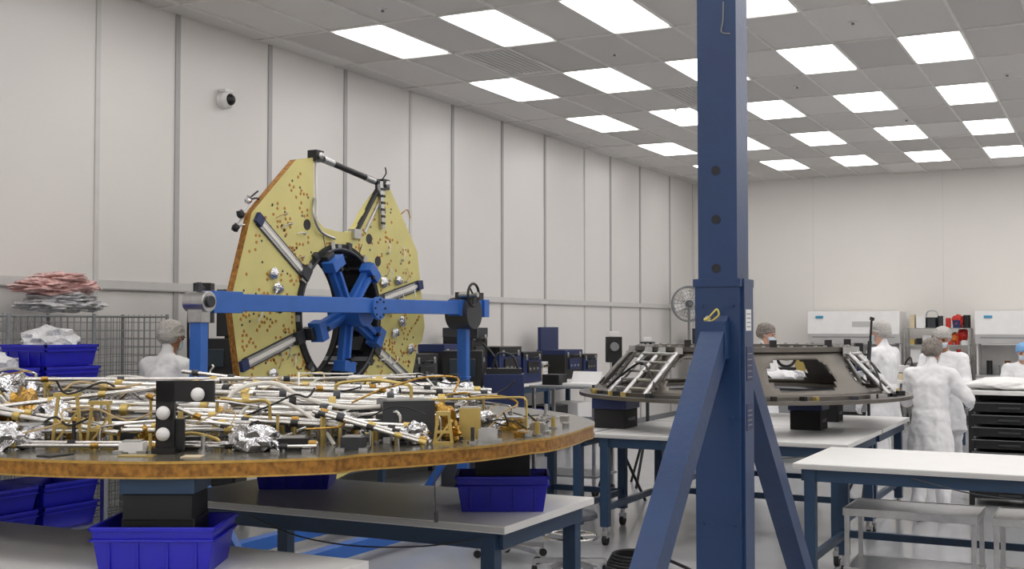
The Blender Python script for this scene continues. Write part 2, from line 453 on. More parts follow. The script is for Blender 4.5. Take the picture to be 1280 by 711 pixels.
for a in range(0, 360, 24):
    b.box(dp(DI+0.035, a+7, -th/2-0.015), (0.06, 0.03, 0.05), 'dgrey' if a % 48 else 'steel', ry=-math.radians(a+7))
for a, r in ((122, 0.86), (57, 0.80), (40, 0.75), (300, 0.78), (240, 0.78), (176, 0.8)):
    b.cyl(dp(r, a, -th/2-0.004), dp(r, a, -th/2+0.004), 0.045, 'black', seg=18)
for i, (a, r) in enumerate(((160, 0.95), (166, 0.86), (207, 1.0), (216, 1.05), (350, 0.85), (357, 0.95), (20, 0.95), (325, 0.95), (232, 0.85), (345, 1.15), (5, 0.75), (25, 0.72))):
    b.lump(dp(r, a, -th/2-0.02), (0.055, 0.022, 0.045), 'foil', i, 0.5, 2)
for i in range(36):
    a = rnd.uniform(125, 410); r = rnd.uniform(0.68, 1.2)
    b.cyl(dp(r, a, -th/2-0.03), dp(r, a, -th/2), 0.010, 'steel', seg=8)
    b.tube([dp(r, a, -th/2-0.02), dp(r+0.04, a+3, -th/2-0.035), dp(r+0.06, a+6, -th/2-0.012)], 0.005, rnd.choice(('wirew', 'tan', 'steel')), sub=4)
for i, a in enumerate((150, 139, 145, 35, 20)):
    p = dp(DR-.03, a, 0); e = dp(DR+0.045, a+2, 0.05)
    b.tube([p, (p+e)/2+Vector((0.01, -0.01, 0.02)), e, dp(DR+0.02, a-3, 0.04)], 0.007, 'black' if i % 2 else 'steel', sub=4)
    b.lump(e, (0.03, 0.03, 0.035), 'foil' if i % 2 else 'black', i, 0.4, 2)
rr = DI+0.01; N = 72
for i in range(N):
    a0 = 360*i/N; a1 = 360*(i+1)/N
    for (ra, rb, y0, y1) in ((rr-0.02, rr-0.02, -0.05, 0.42), (rr+0.03, rr+0.03, 0.04, 0.42), (rr-0.02, rr+0.03, 0.42, 0.42), (rr-0.02, rr+0.03, -0.05, -0.05), (rr+0.03, rr+0.03, -0.05, -0.03)):
        if y0 != y1: q4 = [dp(ra, a0, y0), dp(ra, a1, y0), dp(ra, a1, y1), dp(ra, a0, y1)]
        else: q4 = [dp(ra, a0, y0), dp(ra, a1, y0), dp(rb, a1, y0), dp(rb, a0, y0)]
        f = bm.faces.new([bm.verts.new(v) for v in q4]); f.material_index = b.mi('rubber' if i % 9 else 'grey')
for rr_, yy, r0 in ((DI-0.012, 0.12, 0.012), (DI-0.012, 0.24, 0.014), (DI-0.012, 0.36, 0.014), (DI-0.005, -0.05, 0.012)):
    b.torus((0, yy, 0), rr_, r0, 'black' if yy > 0 else 'dgrey', 'Y', 64, 6)
for a in (-30, -8, 16, 40): b.box(dp(DI-0.05, a, 0.12), (0.07, 0.2, 0.13), 'black', ry=-math.radians(a))
for a in range(-70, 75, 20): b.box(dp(DI-.018, a, .18), (.012, .30, .02), 'steel', ry=-math.radians(a))
pA, pB = Vector((-0.33, -0.02, 1.30)), Vector((0.66, -0.02, 1.17)); pC = Vector((0.22, -0.03, 0.70))
b.cyl(pA, pB, 0.026, 'black'); b.cyl(pB+Vector((-.05, 0, -.02)), pC, 0.024, 'black'); b.cyl(pB+Vector((0.03, 0, -0.04)), pC+Vector((.14, 0, .02)), 0.018, 'steel')
b.cyl(pA, Vector((-0.33, -0.03, 0.80)), 0.010, 'wirew')
for t0, t1 in ((.1, .24), (.72, .86)): b.cyl(pA.lerp(pB, t0), pA.lerp(pB, t1), 0.030, 'steel')
for p in (pA, pB): b.box(p, (0.10, 0.09, 0.09), 'black'); b.sph(p+Vector((0, -0.05, 0)), 0.03, 'steel')
b.box(pC, (0.10, 0.07, 0.08), 'steel')
b.box((0.60, -0.05, 0.98), (0.05, 0.03, 0.42), 'steel', ry=-0.1)
for i in range(6): b.box((0.60, -0.07, 0.82+i*0.06), (0.055, 0.012, 0.02), 'black')
b.tube([(-.37, -.04, .95), (-.40, -.06, .8), (-.30, -.06, .68), (-.1, -.05, .64)], .012, 'steel')
b.tube([(.66, 0, 1.2), (.70, -.03, 1.27), (.66, -.05, 1.32)], .006, 'black'); b.tube([(.98, 0, .92), (1.06, -.03, .98), (1.08, -.05, .90)], .006, 'gold')
disc = b.done('yellow_instrument_deck', (-5.85, 8.24, 1.87), math.pi/2)

b = B()
bz = 1.95
b.box((-0.02, 0, bz), (3.86, 0.12, 0.12), 'blue')
b.box((-1.85, 0, bz), (0.3, 0.14, 0.15), 'blue'); b.box((1.62, 0, bz), (0.5, 0.14, 0.15), 'blue')
hz = bz-0.05
b.cyl((-0.0, 0.05, hz), (0.0, 0.36, hz), 0.12, 'blue', seg=28); b.cyl((0, -0.085, hz+.03), (0, -.05, hz+.03), 0.095, 'blue', seg=28)
for a in (120, 48, 332, 262, 200):
    ar = math.radians(a); c_, s_ = math.cos(ar), math.sin(ar)
    b.box((0.27*c_, 0.24, hz+0.27*s_), (0.40, 0.06, 0.105), 'blue', ry=-ar)
    b.box((0.27*c_, 0.20, hz+0.27*s_), (0.34, 0.05, 0.03), 'blue', ry=-ar)
    b.box((0.455*c_, 0.22, hz+0.455*s_), (0.09, 0.12, 0.16), 'blue', ry=-ar)
    b.box((0.515*c_, 0.27, hz+0.515*s_), (0.05, 0.10, 0.10), 'dgrey', ry=-ar)
    b.cyl((0.40*c_, 0.15, hz+0.40*s_), (0.40*c_, 0.21, hz+0.40*s_), 0.018, 'black', seg=10)
for i in range(8):
    a = i*math.pi/4; b.cyl((0.072*math.cos(a), -0.095, hz+.03+0.072*math.sin(a)), (0.072*math.cos(a), -0.08, hz+.03+0.072*math.sin(a)), 0.010, 'black', seg=6)
for px in (-2.07, 1.55):
    b.box((px, 0, 1.02), (0.07, 0.10, 1.68), 'blue')
    b.box((px, 0, 0.15), (0.10, 1.0, 0.10), 'blue')
    for sg in (-1, 1):
        b.bar((px, sg*0.42, 0.2), (px, sg*0.04, 0.75), 0.06, 0.06, 'blue')
        b.box((px, sg*0.46, 0.11), (0.14, 0.10, 0.04), 'blue')
        b.cyl((px-0.03, sg*0.46, 0.05), (px+0.03, sg*0.46, 0.05), 0.05, 'rubber', seg=16)
    for zz in (0.9, 1.3): b.box((px, 0, zz), (0.085, 0.115, 0.02), 'blue')
b.box((-0.26, 0.36, 0.13), (3.6, 0.10, 0.10), 'blue'); b.box((-0.26, -0.36, 0.13), (3.6, 0.10, 0.10), 'blue')
b.cyl((-2.07, -0.09, bz), (-2.07, 0.09, bz), 0.07, 'steel', seg=24); b.box((-2.07, 0, bz-0.07), (0.09, 0.12, 0.14), 'steel')
b.cyl((-2.07, -0.11, bz), (-2.07, -0.09, bz), 0.04, 'dgrey', seg=16); b.cyl((-2.07, 0, bz+0.06), (-2.07, 0, bz+0.13), 0.02, 'dgrey')
b.cyl((1.55, -0.12, bz-0.05), (1.55, 0.12, bz-0.05), 0.15, 'dgrey', seg=24)
b.box((1.57, -0.02, bz+0.10), (0.16, 0.16, 0.10), 'dgrey')
b.torus((1.47, -0.15, bz+0.12), 0.105, 0.013, 'black', 'Y', 28, 8)
for a in (0.3, 2.4, 4.5): b.cyl((1.47, -0.15, bz+0.12), (1.47+0.10*math.cos(a), -0.15, bz+0.12+0.10*math.sin(a)), 0.009, 'black', seg=8)
b.cyl((1.47, -0.2, bz+0.12), (1.47, 0.0, bz+0.12), 0.025, 'steel'); b.box((1.84, -0.02, bz-0.0), (0.1, 0.15, 0.17), 'blue')
b.box((1.80, -0.02, bz+0.11), (0.08, 0.08, 0.08), 'black')
b.done('turnover_stand', (-5.50, 8.24, 0), math.pi/2, 0.004)

# ---------------------------------------------------------------- foreground deck (horizontal) with flight hardware
b = B(); R0 = 1.71; poly = []
for i in range(96):
    a = 2*math.pi*i/96; ad = math.degrees(a)
    r = R0
    if ad > 293 and ad < 330: r = 1.66
    if 330 <= ad < 352: r = 1.69
    if 248 < ad <= 293: r = 1.725
    r *= 1-0.012*abs(math.sin(a*4))
    poly.append((r*math.cos(a), r*math.sin(a)))
b.prism(poly, 0, 0.054, 'deck', 'honey')
b.prism([(x*1.003, y*1.003) for x, y in poly], 0.050, 0.060, 'deck', 'lip')
b.prism([(x*1.003, y*1.003) for x, y in poly], -0.003, 0.004, 'deck', 'lip')
rnd = random.Random(21)
def ok(x, y, m=1.58): return x*x+y*y < m*m
zt = 0.060
for i in range(70):
    x, y = rnd.uniform(-1.6, 1.65), rnd.uniform(-1.68, 0.3)
    if ok(x, y, 1.60): b.box((x, y, zt+.002), (rnd.uniform(.05, .16), rnd.uniform(.04, .12), .004), rnd.choice(('lip', 'bronze', 'steel', 'black', 'beige', 'brass', 'yellow')), rz=rnd.choice((0, .4, 1.1)))
for i in range(80):
    x, y = rnd.uniform(-1.5, 1.5), rnd.uniform(-1.6, 0.6)
    if not ok(x, y, 1.62): continue
    h = rnd.uniform(0.03, 0.16)*(0.4 if x > 1.0 else 1)
    b.cyl((x, y, zt), (x, y, zt+h), rnd.uniform(0.006, 0.012), rnd.choice(('steel', 'steel', 'brass', 'dgrey')), seg=8)
    b.cyl((x, y, zt), (x, y, zt+0.008), 0.022, 'steel', seg=10)
bx = [(-0.95, -1.0, .22, .18, .12, 'gold'), (-0.62, -1.25, .14, .1, .09, 'foil'), (-0.25, -1.0, .2, .16, .10, 'dgrey'), (0.85, -0.95, .22, .16, .17, 'dgrey'), (0.45, -1.35, .12, .09, .05, 'black'),
      (0.95, -0.6, .16, .12, .14, 'dgrey'), (1.12, -0.85, .09, .08, .13, 'brass'), (0.2, -0.5, .3, .2, .16, 'dgrey'), (-0.6, -0.4, .3, .22, .18, 'foil'), (1.3, -0.5, .12, .1, .06, 'gold'), (-1.2, -0.5, .25, .2, .2, 'dgrey'),
      (0.6, -0.2, .3, .15, .15, 'dgrey'), (1.42, -0.6, .07, .05, .04, 'steel'), (0.68, -1.32, .09, .07, .05, 'dgrey'), (1.2, -1.0, .08, .05, .05, 'steel'), (0.05, -1.3, .1, .08, .05, 'black'), (-0.15, -1.42, .09, .07, .04, 'white'), (-0.05, 0.4, .4, .3, .2, 'foil')]
for (x, y, w, d, h, k) in bx:
    rz = rnd.uniform(-0.3, 0.3); b.box((x, y, zt+h/2), (w, d, h), k, rz=rz)
    b.box((x, y, zt+h+0.003), (w*0.8, d*0.8, 0.006), 'steel', rz=rz)
    for sx in (-1, 1):
        for sy in (-1, 1): b.box((x+sx*w*0.5, y+sy*d*0.5, zt+0.005), (0.035, 0.035, 0.01), 'steel', rz=rz)
def runtube(p0, p1, r, k='chrome'):
    b.cyl(p0, p1, r, k, seg=14); P0, P1 = Vector(p0), Vector(p1); d = (P1-P0).normalized()
    for t in (0.06, 0.28, 0.5, 0.74, 0.94):
        t += rnd.uniform(-.05, .05)
        p = P0.lerp(P1, t); b.cyl(p-d*0.015, p+d*0.015, r*1.5, rnd.choice(('gold', 'brass', 'dgrey', 'black', 'brass')), seg=12)
        b.cyl((p.x, p.y, zt), (p.x, p.y, p.z), 0.006, rnd.choice(('steel', 'brass')), seg=8)
for (x0, y0, z0, x1, y1, z1, r, n) in ((-1.45, -0.7, .20, 0.55, -1.05, .17, .018, 2), (-1.05, -1.22, .12, 0.25, -1.25, .13, .010, 3), (0.10, -0.95, .23, 1.0, -0.8, .19, .020, 2), (-1.3, -0.3, .28, 0.2, -0.9, .25, .014, 2),
      (0.0, -1.15, .17, 0.9, -1.12, .12, .010, 2), (-0.9, -0.6, .30, 0.7, -0.3, .29, .009, 1), (0.1, -0.7, .27, 1.2, -0.35, .22, .012, 2), (-1.15, -1.02, .23, -0.25, -1.28, .12, .012, 2),
      (-1.4, -0.2, .24, 1.1, 0.1, .24, .014, 1), (-0.3, -0.2, .32, 0.7, -0.5, .22, .010, 1), (-0.7, -1.36, .08, 0.55, -1.40, .08, .008, 2), (-0.9, -1.1, .20, 0.0, -0.7, .30, .010, 1), (0.3, -1.1, .06, 0.8, -0.7, .26, .010, 1),
      (-1.0, -0.8, .32, -0.6, -1.2, .08, .010, 2), (-0.2, -1.1, .26, 0.3, -1.3, .09, .009, 1), (0.5, -1.2, .20, 0.95, -1.25, .08, .008, 2)):
    for q_ in range(n): o_ = q_*r*3.2; runtube((x0, y0+o_, z0+o_*.35), (x1, y1+o_, z1+o_*.35), r)
for i in range(46):
    x, y = rnd.uniform(-1.45, 1.0), rnd.uniform(-1.5, 0.3)
    if not ok(x, y, 1.5): continue
    L = rnd.uniform(0.18, 0.6); z = zt+rnd.uniform(0.05, 0.25)*(0.6 if y < -1.2 else 1); an = rnd.uniform(-.5, .5)
    dx, dy = L*math.cos(an), L*math.sin(an)
    if not ok(x+dx, y+dy, 1.52): continue
    pts = [(x, y, zt), (x, y, z-0.03), (x+.008, y, z-.01), (x+0.03, y, z), (x+dx*0.5, y+dy*0.5, z+rnd.uniform(-.02, .02)), (x+dx-0.03, y+dy, z), (x+dx-.008, y+dy, z-.01), (x+dx, y+dy, z-0.03), (x+dx, y+dy, zt)]
    b.tube(pts, rnd.uniform(0.005, 0.009), rnd.choice(('chrome', 'chrome', 'wirew', 'steel', 'brass')), seg=7, sub=3)
for i in range(85):
    x, y = rnd.uniform(-1.4, 1.4), rnd.uniform(-1.52, 0.4)
    pts = []; z = zt+rnd.uniform(0.01, 0.24)*(0.2 if x > 1.05 else 1)
    for j in range(6):
        if ok(x, y, 1.6): pts.append((x, y, max(zt+0.006, z)))
        x += rnd.uniform(-0.02, 0.14); y += rnd.uniform(-0.07, 0.07); z += rnd.uniform(-0.06, 0.06)
        z = min(max(z, zt), zt+0.28)
    if len(pts) > 2: b.tube(pts, rnd.uniform(0.0025, 0.005), rnd.choice(('tan', 'wirew', 'black', 'gold', 'black', 'brass')), seg=6, sub=4)
# looped white harness standing proud near the tracker bracket
b.tube([(0.08, -1.0, .12), (0.12, -.95, .26), (0.28, -.92, .30), (0.42, -.95, .24), (0.62, -.98, .20), (0.9, -1.0, .22)], .010, 'wirew')
b.tube([(0.15, -1.1, .06), (0.2, -1.08, .20), (0.34, -1.06, .23), (0.5, -1.1, .15), (0.58, -1.15, .06)], .008, 'wirew')
for i, (x, y, w, h, k) in enumerate(((-0.68, -1.34, .10, .06, 'foil'), (-0.95, -1.15, .14, .10, 'foil'), (-0.8, -0.9, .12, .12, 'gold'), (0.30, -1.38, .11, .06, 'foil'), (0.42, -1.30, .05, .03, 'gold'),
        (1.05, -1.0, .05, .05, 'gold'), (1.15, -0.7, .10, .06, 'foil'), (-0.45, -1.1, .07, .06, 'gold'), (0.62, -1.0, .10, .07, 'foil'), (-0.3, -0.6, .2, .08, 'foil'), (0.9, -1.12, .07, .05, 'foil'), (-0.6, -1.05, .11, .10, 'foil'), (0.1, -0.85, .12, .09, 'foil'),
        (1.0, -.85, .07, .08, 'gold'), (-1.0, -0.5, .2, .14, 'foil'), (1.0, -0.2, .16, .12, 'foil'), (0.78, -.75, .09, .11, 'foil'), (-.15, -1.2, .06, .05, 'gold'))):
    b.lump((x, y, zt+h*0.72), (w, w*0.6, h), k, i, 0.55, 3, 2.6, rz=i)
for (x, y, s_) in ((-0.47, -1.24, 1.0), (-0.33, -1.27, 0.85), (1.02, -1.12, 0.6)):
    h = 0.21*s_; w = 0.06*s_
    b.bar((x-w, y, zt), (x-w*.6, y, zt+h), 0.010, 0.012, 'brass'); b.bar((x+w, y, zt), (x+w*.6, y, zt+h), 0.010, 0.012, 'brass')
    b.bar((x-w*0.8, y, zt+h*0.4), (x+w*0.8, y, zt+h*0.4), 0.008, 0.012, 'brass'); b.box((x, y, zt+h), (w*1.6, 0.05, 0.015), 'brass')
    b.bar((x-w, y, zt), (x+w*.7, y, zt+h*.7), 0.006, 0.008, 'brass')
    b.box((x, y, zt+0.005), (2.3*w, 0.05, 0.01), 'brass')
for i in range(50):
    x, y = rnd.uniform(0.7, 1.6), rnd.uniform(-1.2, 0.2)
    if ok(x, y, 1.62): b.box((x, y, zt+0.010), (rnd.uniform(.02, .06), rnd.uniform(.02, .05), rnd.uniform(.012, .03)), rnd.choice(('brass', 'steel', 'black', 'gold', 'white')), rz=rnd.uniform(0, 3))
X0, Y0 = 0.03, -1.46
b.box((X0-0.045, Y0, zt+0.13), (0.07, 0.02, 0.28), 'black'); b.box((X0+0.03, Y0, zt+0.235), (0.22, 0.02, 0.08), 'black')
b.box((X0-0.045, Y0+0.03, zt+0.012), (0.09, 0.12, 0.02), 'black'); b.box((X0-0.02, Y0+0.012, zt+0.07), (0.09, 0.015, 0.12), 'black')
for (px, pz) in ((0.085, 0.225), (-0.045, 0.155), (-0.045, 0.075)):
    b.cyl((X0+px, Y0-0.03, zt+pz), (X0+px, Y0, zt+pz), 0.014, 'steel'); b.sph((X0+px, Y0-0.035, zt+pz), 0.026, 'white', 16)
b.tube([(1.0, -1.33, 0.0), (1.0, -1.335, -0.12), (1.005, -1.335, -0.2)], 0.0025, 'dgrey'); b.cyl((1.005, -1.335, -0.22), (1.005, -1.335, -0.18), 0.008, 'dgrey')
b.done('spacecraft_equipment_deck', (*at(-1.3, 6.0), 1.25), YAW)

def support(X, Y, zb, zt_, blocks, rz=YAW, w=0.42, d=0.34):
    b = B(); h = 0.17
    b.bin((0, 0, 0), w, d, h)
    b.box((0, 0, 0.10), (w*0.6, d*0.6, 0.18), 'black')
    z = 0.185; tot = zt_-zb-z
    for i, (k, ww, fr) in enumerate(blocks):
        hh = tot*fr; b.box((0, 0, z+hh/2), (ww, ww*0.9, hh-0.001), k); z += hh
    return b.done('blue_support_bin', (X, Y, zb), rz, 0.004)
support(*at(-1.275, 4.42), 0.91, 1.246, (('rubber', 0.25, 0.62), ('navy', 0.27, 0.38)), w=0.44, d=0.34)
support(*at(-0.045, 5.82), 0.91, 1.246, (('rubber', 0.26, 0.7), ('navy', 0.24, 0.3)), w=0.44, d=0.30)
support(-4.55, 3.35, 0.91, 1.246, (('rubber', 0.25, 0.7), ('navy', 0.24, 0.3)))
support(-4.05, 5.35, 0.91, 1.246, (('rubber', 0.25, 0.7), ('navy', 0.24, 0.3)))

# ---------------------------------------------------------------- adapter cone on far table
b = B()
RB, RT, HC = 1.22, 0.92, 0.36
na, nz = 192, 16
vv = {}
def cv(i, j):
    k = (i % na, j)
    if k not in vv:
        a = 2*math.pi*i/na; t = j/nz; r = RB+(RT-RB)*t
        vv[k] = b.bm.verts.new((r*math.sin(a), -r*math.cos(a), 0.05+HC*t))
    return vv[k]
def win(adeg, t):
    u = ((adeg+29+22.5) % 45)-22.5; W, Hh = 15.5, 0.34
    v = (t-0.48)
    cx = max(abs(u)-(W-6), 0)/6; cyy = max(abs(v)-(Hh-0.28), 0)/0.28
    return cx*cx+cyy*cyy < 1
mb = b.mi('bronze')
for i in range(na):
    for j in range(nz):
        if win(360*(i+0.5)/na, (j+0.5)/nz): continue
        b.bm.faces.new((cv(i, j), cv(i+1, j), cv(i+1, j+1), cv(i, j+1))).material_index = mb
def ringband(r0, r1, z0, z1, k, n=96):
    P = [(r0, z0), (r1, z0), (r1, z1), (r0, z1)]; mi = b.mi(k)
    vs = [[b.bm.verts.new((r*math.sin(2*math.pi*i/n), -r*math.cos(2*math.pi*i/n), z)) for r, z in P] for i in range(n)]
    for i in range(n):
        A, D = vs[i], vs[(i+1) % n]
        for q in range(4): b.bm.faces.new((A[q], A[(q+1) % 4], D[(q+1) % 4], D[q])).material_index = mi
ringband(RT-0.07, RT+0.035, 0.05+HC-0.005, 0.05+HC+0.03, 'bronze')
ringband(RB-0.06, RB+0.10, 0.025, 0.055, 'bronze')
ringband(RB-0.45, 1.44, 0.006, 0.026, 'dgrey')
ringband(1.43, 1.46, 0.004, 0.028, 'bronze')
def cp(a, t, off=0.0):
    a = math.radians(a); r = RB+(RT-RB)*t+off; return (r*math.sin(a), -r*math.cos(a), 0.05+HC*t)
for base, ln in ((-70, 5.0), (56, -5.0), (110, -5.0), (-120, 5.0), (160, 5.0)):
    for k in (0, 11, 22):
        b.cyl(cp(base+k, 0.0, 0.09), cp(base+k+ln, 1.0, 0.06), 0.020, 'steel', seg=12)
        for t in (0, 1): b.box(cp(base+k+ln*t, t, 0.06), (0.055, 0.055, 0.05), 'steel')
    for t in (.12, .32, .52, .72, .92):
        for k in (0, 11): b.cyl(cp(base+k+ln*t, t, 0.085), cp(base+k+11+ln*t, t, 0.085), 0.010, 'steel', seg=8)
    b.tube([cp(base-4, 0.1, 0.1), cp(base+4, 0.5, 0.12), cp(base+12, 0.7, 0.11), cp(base+26, 0.15, 0.1)], 0.006, 'black')
rnd = random.Random(5)
for i in range(60):
    a = rnd.uniform(0, 360); r = rnd.uniform(RB+0.11, 1.38)
    b.box((r*math.sin(math.radians(a)), -r*math.cos(math.radians(a)), 0.04), (rnd.uniform(.02, .06), .04, rnd.uniform(.02, .05)), rnd.choice(('steel', 'black', 'brass', 'dgrey')), rz=rnd.uniform(0, 3))
for i in range(48):
    a = i*7.5; b.cyl(cp(a, 1.0, 0.0)[:2]+(0.44,), cp(a, 1.0, 0.0)[:2]+(0.452,), 0.012, 'steel', seg=6)
for a in (-40, 5, 40, 80):
    p = cp(a, 1.0); b.box((p[0], p[1], 0.47), (0.05, 0.03, 0.06), 'black')
ad = b.done('conical_adapter_ring', (*at(2.07, 10.75), 1.165), YAW)
md = ad.modifiers.new('sol', 'SOLIDIFY'); md.thickness = 0.008; md.offset = 0
def block_support(x, d, w=0.27):
    b = B(); hh = 1.164-0.91
    b.box((0, 0, hh*0.32), (w*0.95, w, hh*0.64), 'rubber'); b.box((0, 0, hh*0.64+hh*0.18-0.002), (w*1.05, w*1.1, hh*0.36-0.004), 'dkblue')
    b.box((0, 0, hh*0.3), (w*0.97, w*0.6, 0.03), 'black'); b.done('foam_support_block', (*at(x, d), 0.911), 0, 0.006)
block_support(2.52, 10.15, 0.27); block_support(0.90, 10.35, 0.30); block_support(2.9, 11.0, 0.25); block_support(1.95, 11.7, 0.25)

# ---------------------------------------------------------------- people
def remesh(o, v, sm=3, disp=0.0):
    md = o.modifiers.new('remesh', 'REMESH'); md.mode = 'VOXEL'; md.voxel_size = v; md.use_smooth_shade = True
    s_ = o.modifiers.new('smooth', 'SMOOTH'); s_.factor = 0.5; s_.iterations = sm
    if disp:
        t = bpy.data.textures.new('folds', 'CLOUDS'); t.noise_scale = 0.11; t.noise_depth = 2
        d = o.modifiers.new('folds', 'DISPLACE'); d.texture = t; d.strength = disp; d.mid_level = 0.5; d.texture_coords = 'LOCAL'
def person(loc, h, heading, arms, cap='cap', skin='skin', lean=0.0, look=0.0, turn=0.0, coat=True, sit=False, step=0.08):
    """local frame: faces +Y. arms: list of (elbow, wrist) offsets from shoulder for left(-x) and right(+x)"""
    root = bpy.data.objects.new('cleanroom_technician', None); bpy.context.collection.objects.link(root)
    root.location = (loc[0], loc[1], 0); root.rotation_euler = (0, 0, heading); k = h/1.74; root.scale = (k, k, k)
    L = lambda z: lean*max(0, z-0.95)
    zo = -0.22 if sit else 0.0
    def T(x, y, z): return (x, y+L(z), z+zo)
    b = B()
    b.hull([(T(0, 0, 0.96), (.175, .13, .10)), (T(0, 0, 1.08), (.165, .125, .08))], 'suit')
    b.hull([(T(0, 0, 1.08), (.165, .125, .08)), (T(0, 0.005, 1.30), (.185, .13, .10))], 'suit')
    b.hull([(T(0, 0, 1.30), (.185, .13, .10)), (T(-.14, 0, 1.40), .075), (T(.14, 0, 1.40), .075), (T(0, 0, 1.45), (.08, .075, .05))], 'suit')
    b.hull([(T(0, 0, 1.45), .06), (T(0, .01, 1.54), .056)], 'suit')
    if coat and not sit:
        b.hull([(T(0, 0, 1.05), (.175, .135, .06)), (T(0, 0, 0.70), (.225, .175, .05)), (T(0, 0, 0.62), (.23, .18, .02))], 'suit')
    for sx in (-1, 1):
        if sit:
            hip, kn, an = (sx*.09, 0, .72), (sx*.12, .40, .74), (sx*.12, .36, .30)
        else:
            yy = step*sx
            hip, kn, an = (sx*.09, 0, .92), (sx*.10, .03+yy*.5, .50), (sx*.105, yy-.02, .11)
        b.hull([(hip, (.098, .105, .09)), (kn, (.08, .085, .07))], 'suit'); b.hull([(kn, (.08, .085, .07)), (an, (.065, .07, .06))], 'suit')
        b.hull([((an[0], an[1]-.03, an[2]-.05), (.045, .05, .058)), ((an[0], an[1]+.15, an[2]-.072), (.043, .05, .036))], 'suit')
    hands = []
    for sx, (e, w) in zip((-1, 1), arms):
        sh = Vector(T(sx*.185, 0, 1.395)); E = sh+Vector(e); W = E+Vector(w)
        b.hull([(T(sx*.13, 0, 1.38), .08), (tuple(sh), (.075, .08, .075))], 'suit')
        b.hull([(tuple(sh), .08), (tuple(E), .062)], 'suit'); b.hull([(tuple(E), .062), (tuple(W), .043)], 'suit')
        hands.append((sx, W, (W-E).normalized()))
    body = b.done('suit_body', parent=root); remesh(body, 0.014, 4, 0.035)
    for sx, W, f in hands:
        n = Vector((-sx*0.8, 0, -0.6)); n = (n-f*n.dot(f)).normalized(); sd = f.cross(n)
        th = sd*(1 if (sd.z > 0) else -1)
        b = B()
        def P(a, c_, e_): return tuple(W+f*a+th*c_+n*e_)
        b.hull([(P(-.02, 0, 0), .028), (P(.02, 0, 0), .026)], 'glove', seg=10)
        b.hull([(P(.02, .018, 0), .018), (P(.02, -.018, 0), .018), (P(.085, .03, .0), .014), (P(.085, -.03, .0), .013)], 'glove', seg=10)
        for c_, ln in ((.031, .068), (.011, .076), (-.010, .070), (-.030, .056)):
            q0 = (.088, c_, 0); q1 = (.088+ln*.48, c_*1.08, .010); q2 = (.088+ln*.78, c_*1.1, .026); q3 = (.088+ln*.95, c_*1.1, .042)
            for A, D, ra, rb in ((q0, q1, .0095, .0088), (q1, q2, .0088, .0082), (q2, q3, .0082, .0072)):
                b.hull([(P(*A), ra), (P(*D), rb)], 'glove', seg=8)
        for A, D, ra, rb in (((.02, .026, .004), (.05, .052, .016), .014, .011), ((.05, .052, .016), (.078, .062, .026), .0105, .009)):
            b.hull([(P(*A), ra), (P(*D), rb)], 'glove', seg=8)
        ho = b.done('hand_left' if sx < 0 else 'hand_right', parent=root); remesh(ho, 0.0045, 1)
    hp = T(0, .02, 1.52)
    he = bpy.data.objects.new('head_pivot', None); bpy.context.collection.objects.link(he); he.parent = root
    he.location = hp; he.rotation_euler = (look, 0, turn)
    b = B()
    b.hull([((0, 0, -.05), .054), ((0, .005, .05), .056)], skin); b.hull([((0, .0, .13), (.075, .093, .09)), ((0, .045, .045), (.048, .045, .035))], skin)
    b.hull([((0, .085, .12), .008), ((0, .112, .085), .013)], skin)
    for sx in (-1, 1):
        b.hull([((sx*.077, -.005, .115), (.010, .018, .02)), ((sx*.074, 0, .085), (.008, .012, .012))], skin)
        b.hull([((sx*.03, .086, .128), (.02, .012, .008)), ((sx*.03, .082, .128), (.016, .01, .008))], skin)
    ho = b.done('face', parent=he); remesh(ho, 0.006, 2)
    b = B()
    for sx in (-1, 1): b.sph((sx*.03, .089, .108), (.012, .007, .007), 'eye', 10)
    for sx in (-1, 1): b.box((sx*.03, .096, .124), (.03, .006, .005), 'eye')
    b.hull([((0, .095, .07), (.035, .025, .02)), ((0, .07, .035), (.05, .03, .02)), ((0, .06, .075), (.064, .03, .012))], 'mask')
    for sx in (-1, 1): b.tube([(sx*.055, .06, .075), (sx*.074, .02, .10), (sx*.078, -.01, .12)], .002, 'mask', seg=5, sub=3)
    b.done('mask_and_eyes', parent=he)
    b = B()
    b.hull([((0, -.012, .165), (.098, .112, .075)), ((0, -.045, .10), (.088, .085, .065))], cap)
    b.tube([(.09*math.cos(t), -.005+.10*math.sin(t), .150-.035*(1-math.sin(t))*.5*2) for t in [2*math.pi*i/20 for i in range(20)]], .008, cap, closed=True, sub=2)
    co = b.done('hair_net', parent=he); remesh(co, 0.008, 2, 0.012)
    return root
A_down = ((-.06, .02, -.27), (-.0, .10, -.23))
A_fl = ((-.07, .06, -.26), (.05, .24, .02)); A_fr = ((.07, .06, -.26), (-.05, .24, .02))
A_out = ((.15, .05, -.22), (-.04, .22, -.05))
R27 = YAW
person(at(3.83, 10.95), 1.66, R27+math.radians(-35), (A_fl, A_out), cap='capd', look=-0.35, lean=0.08, step=0.05)
person(at(4.82, 13.3), 1.76, R27+math.radians(150), (A_fl, A_fr), cap='cap', look=-0.3, lean=0.1)
person(at(4.23, 13.6), 1.82, R27+math.radians(40), (A_down, A_fr), cap='cap', skin='skinl', look=-0.1)
person(at(3.05, 14.5), 1.80, R27+math.radians(-120), (A_fl, A_fr), cap='capd', skin='skinl', look=-0.2)
person(at(6.85, 16.0), 1.76, R27+math.radians(160), (A_fl, A_fr), cap='skyblue', skin='skinl', look=-0.2, sit=True)
person((-6.78, 7.20), 1.82, math.radians(-4), (A_fl, A_fr), cap='cap', look=-0.25, lean=0.06)

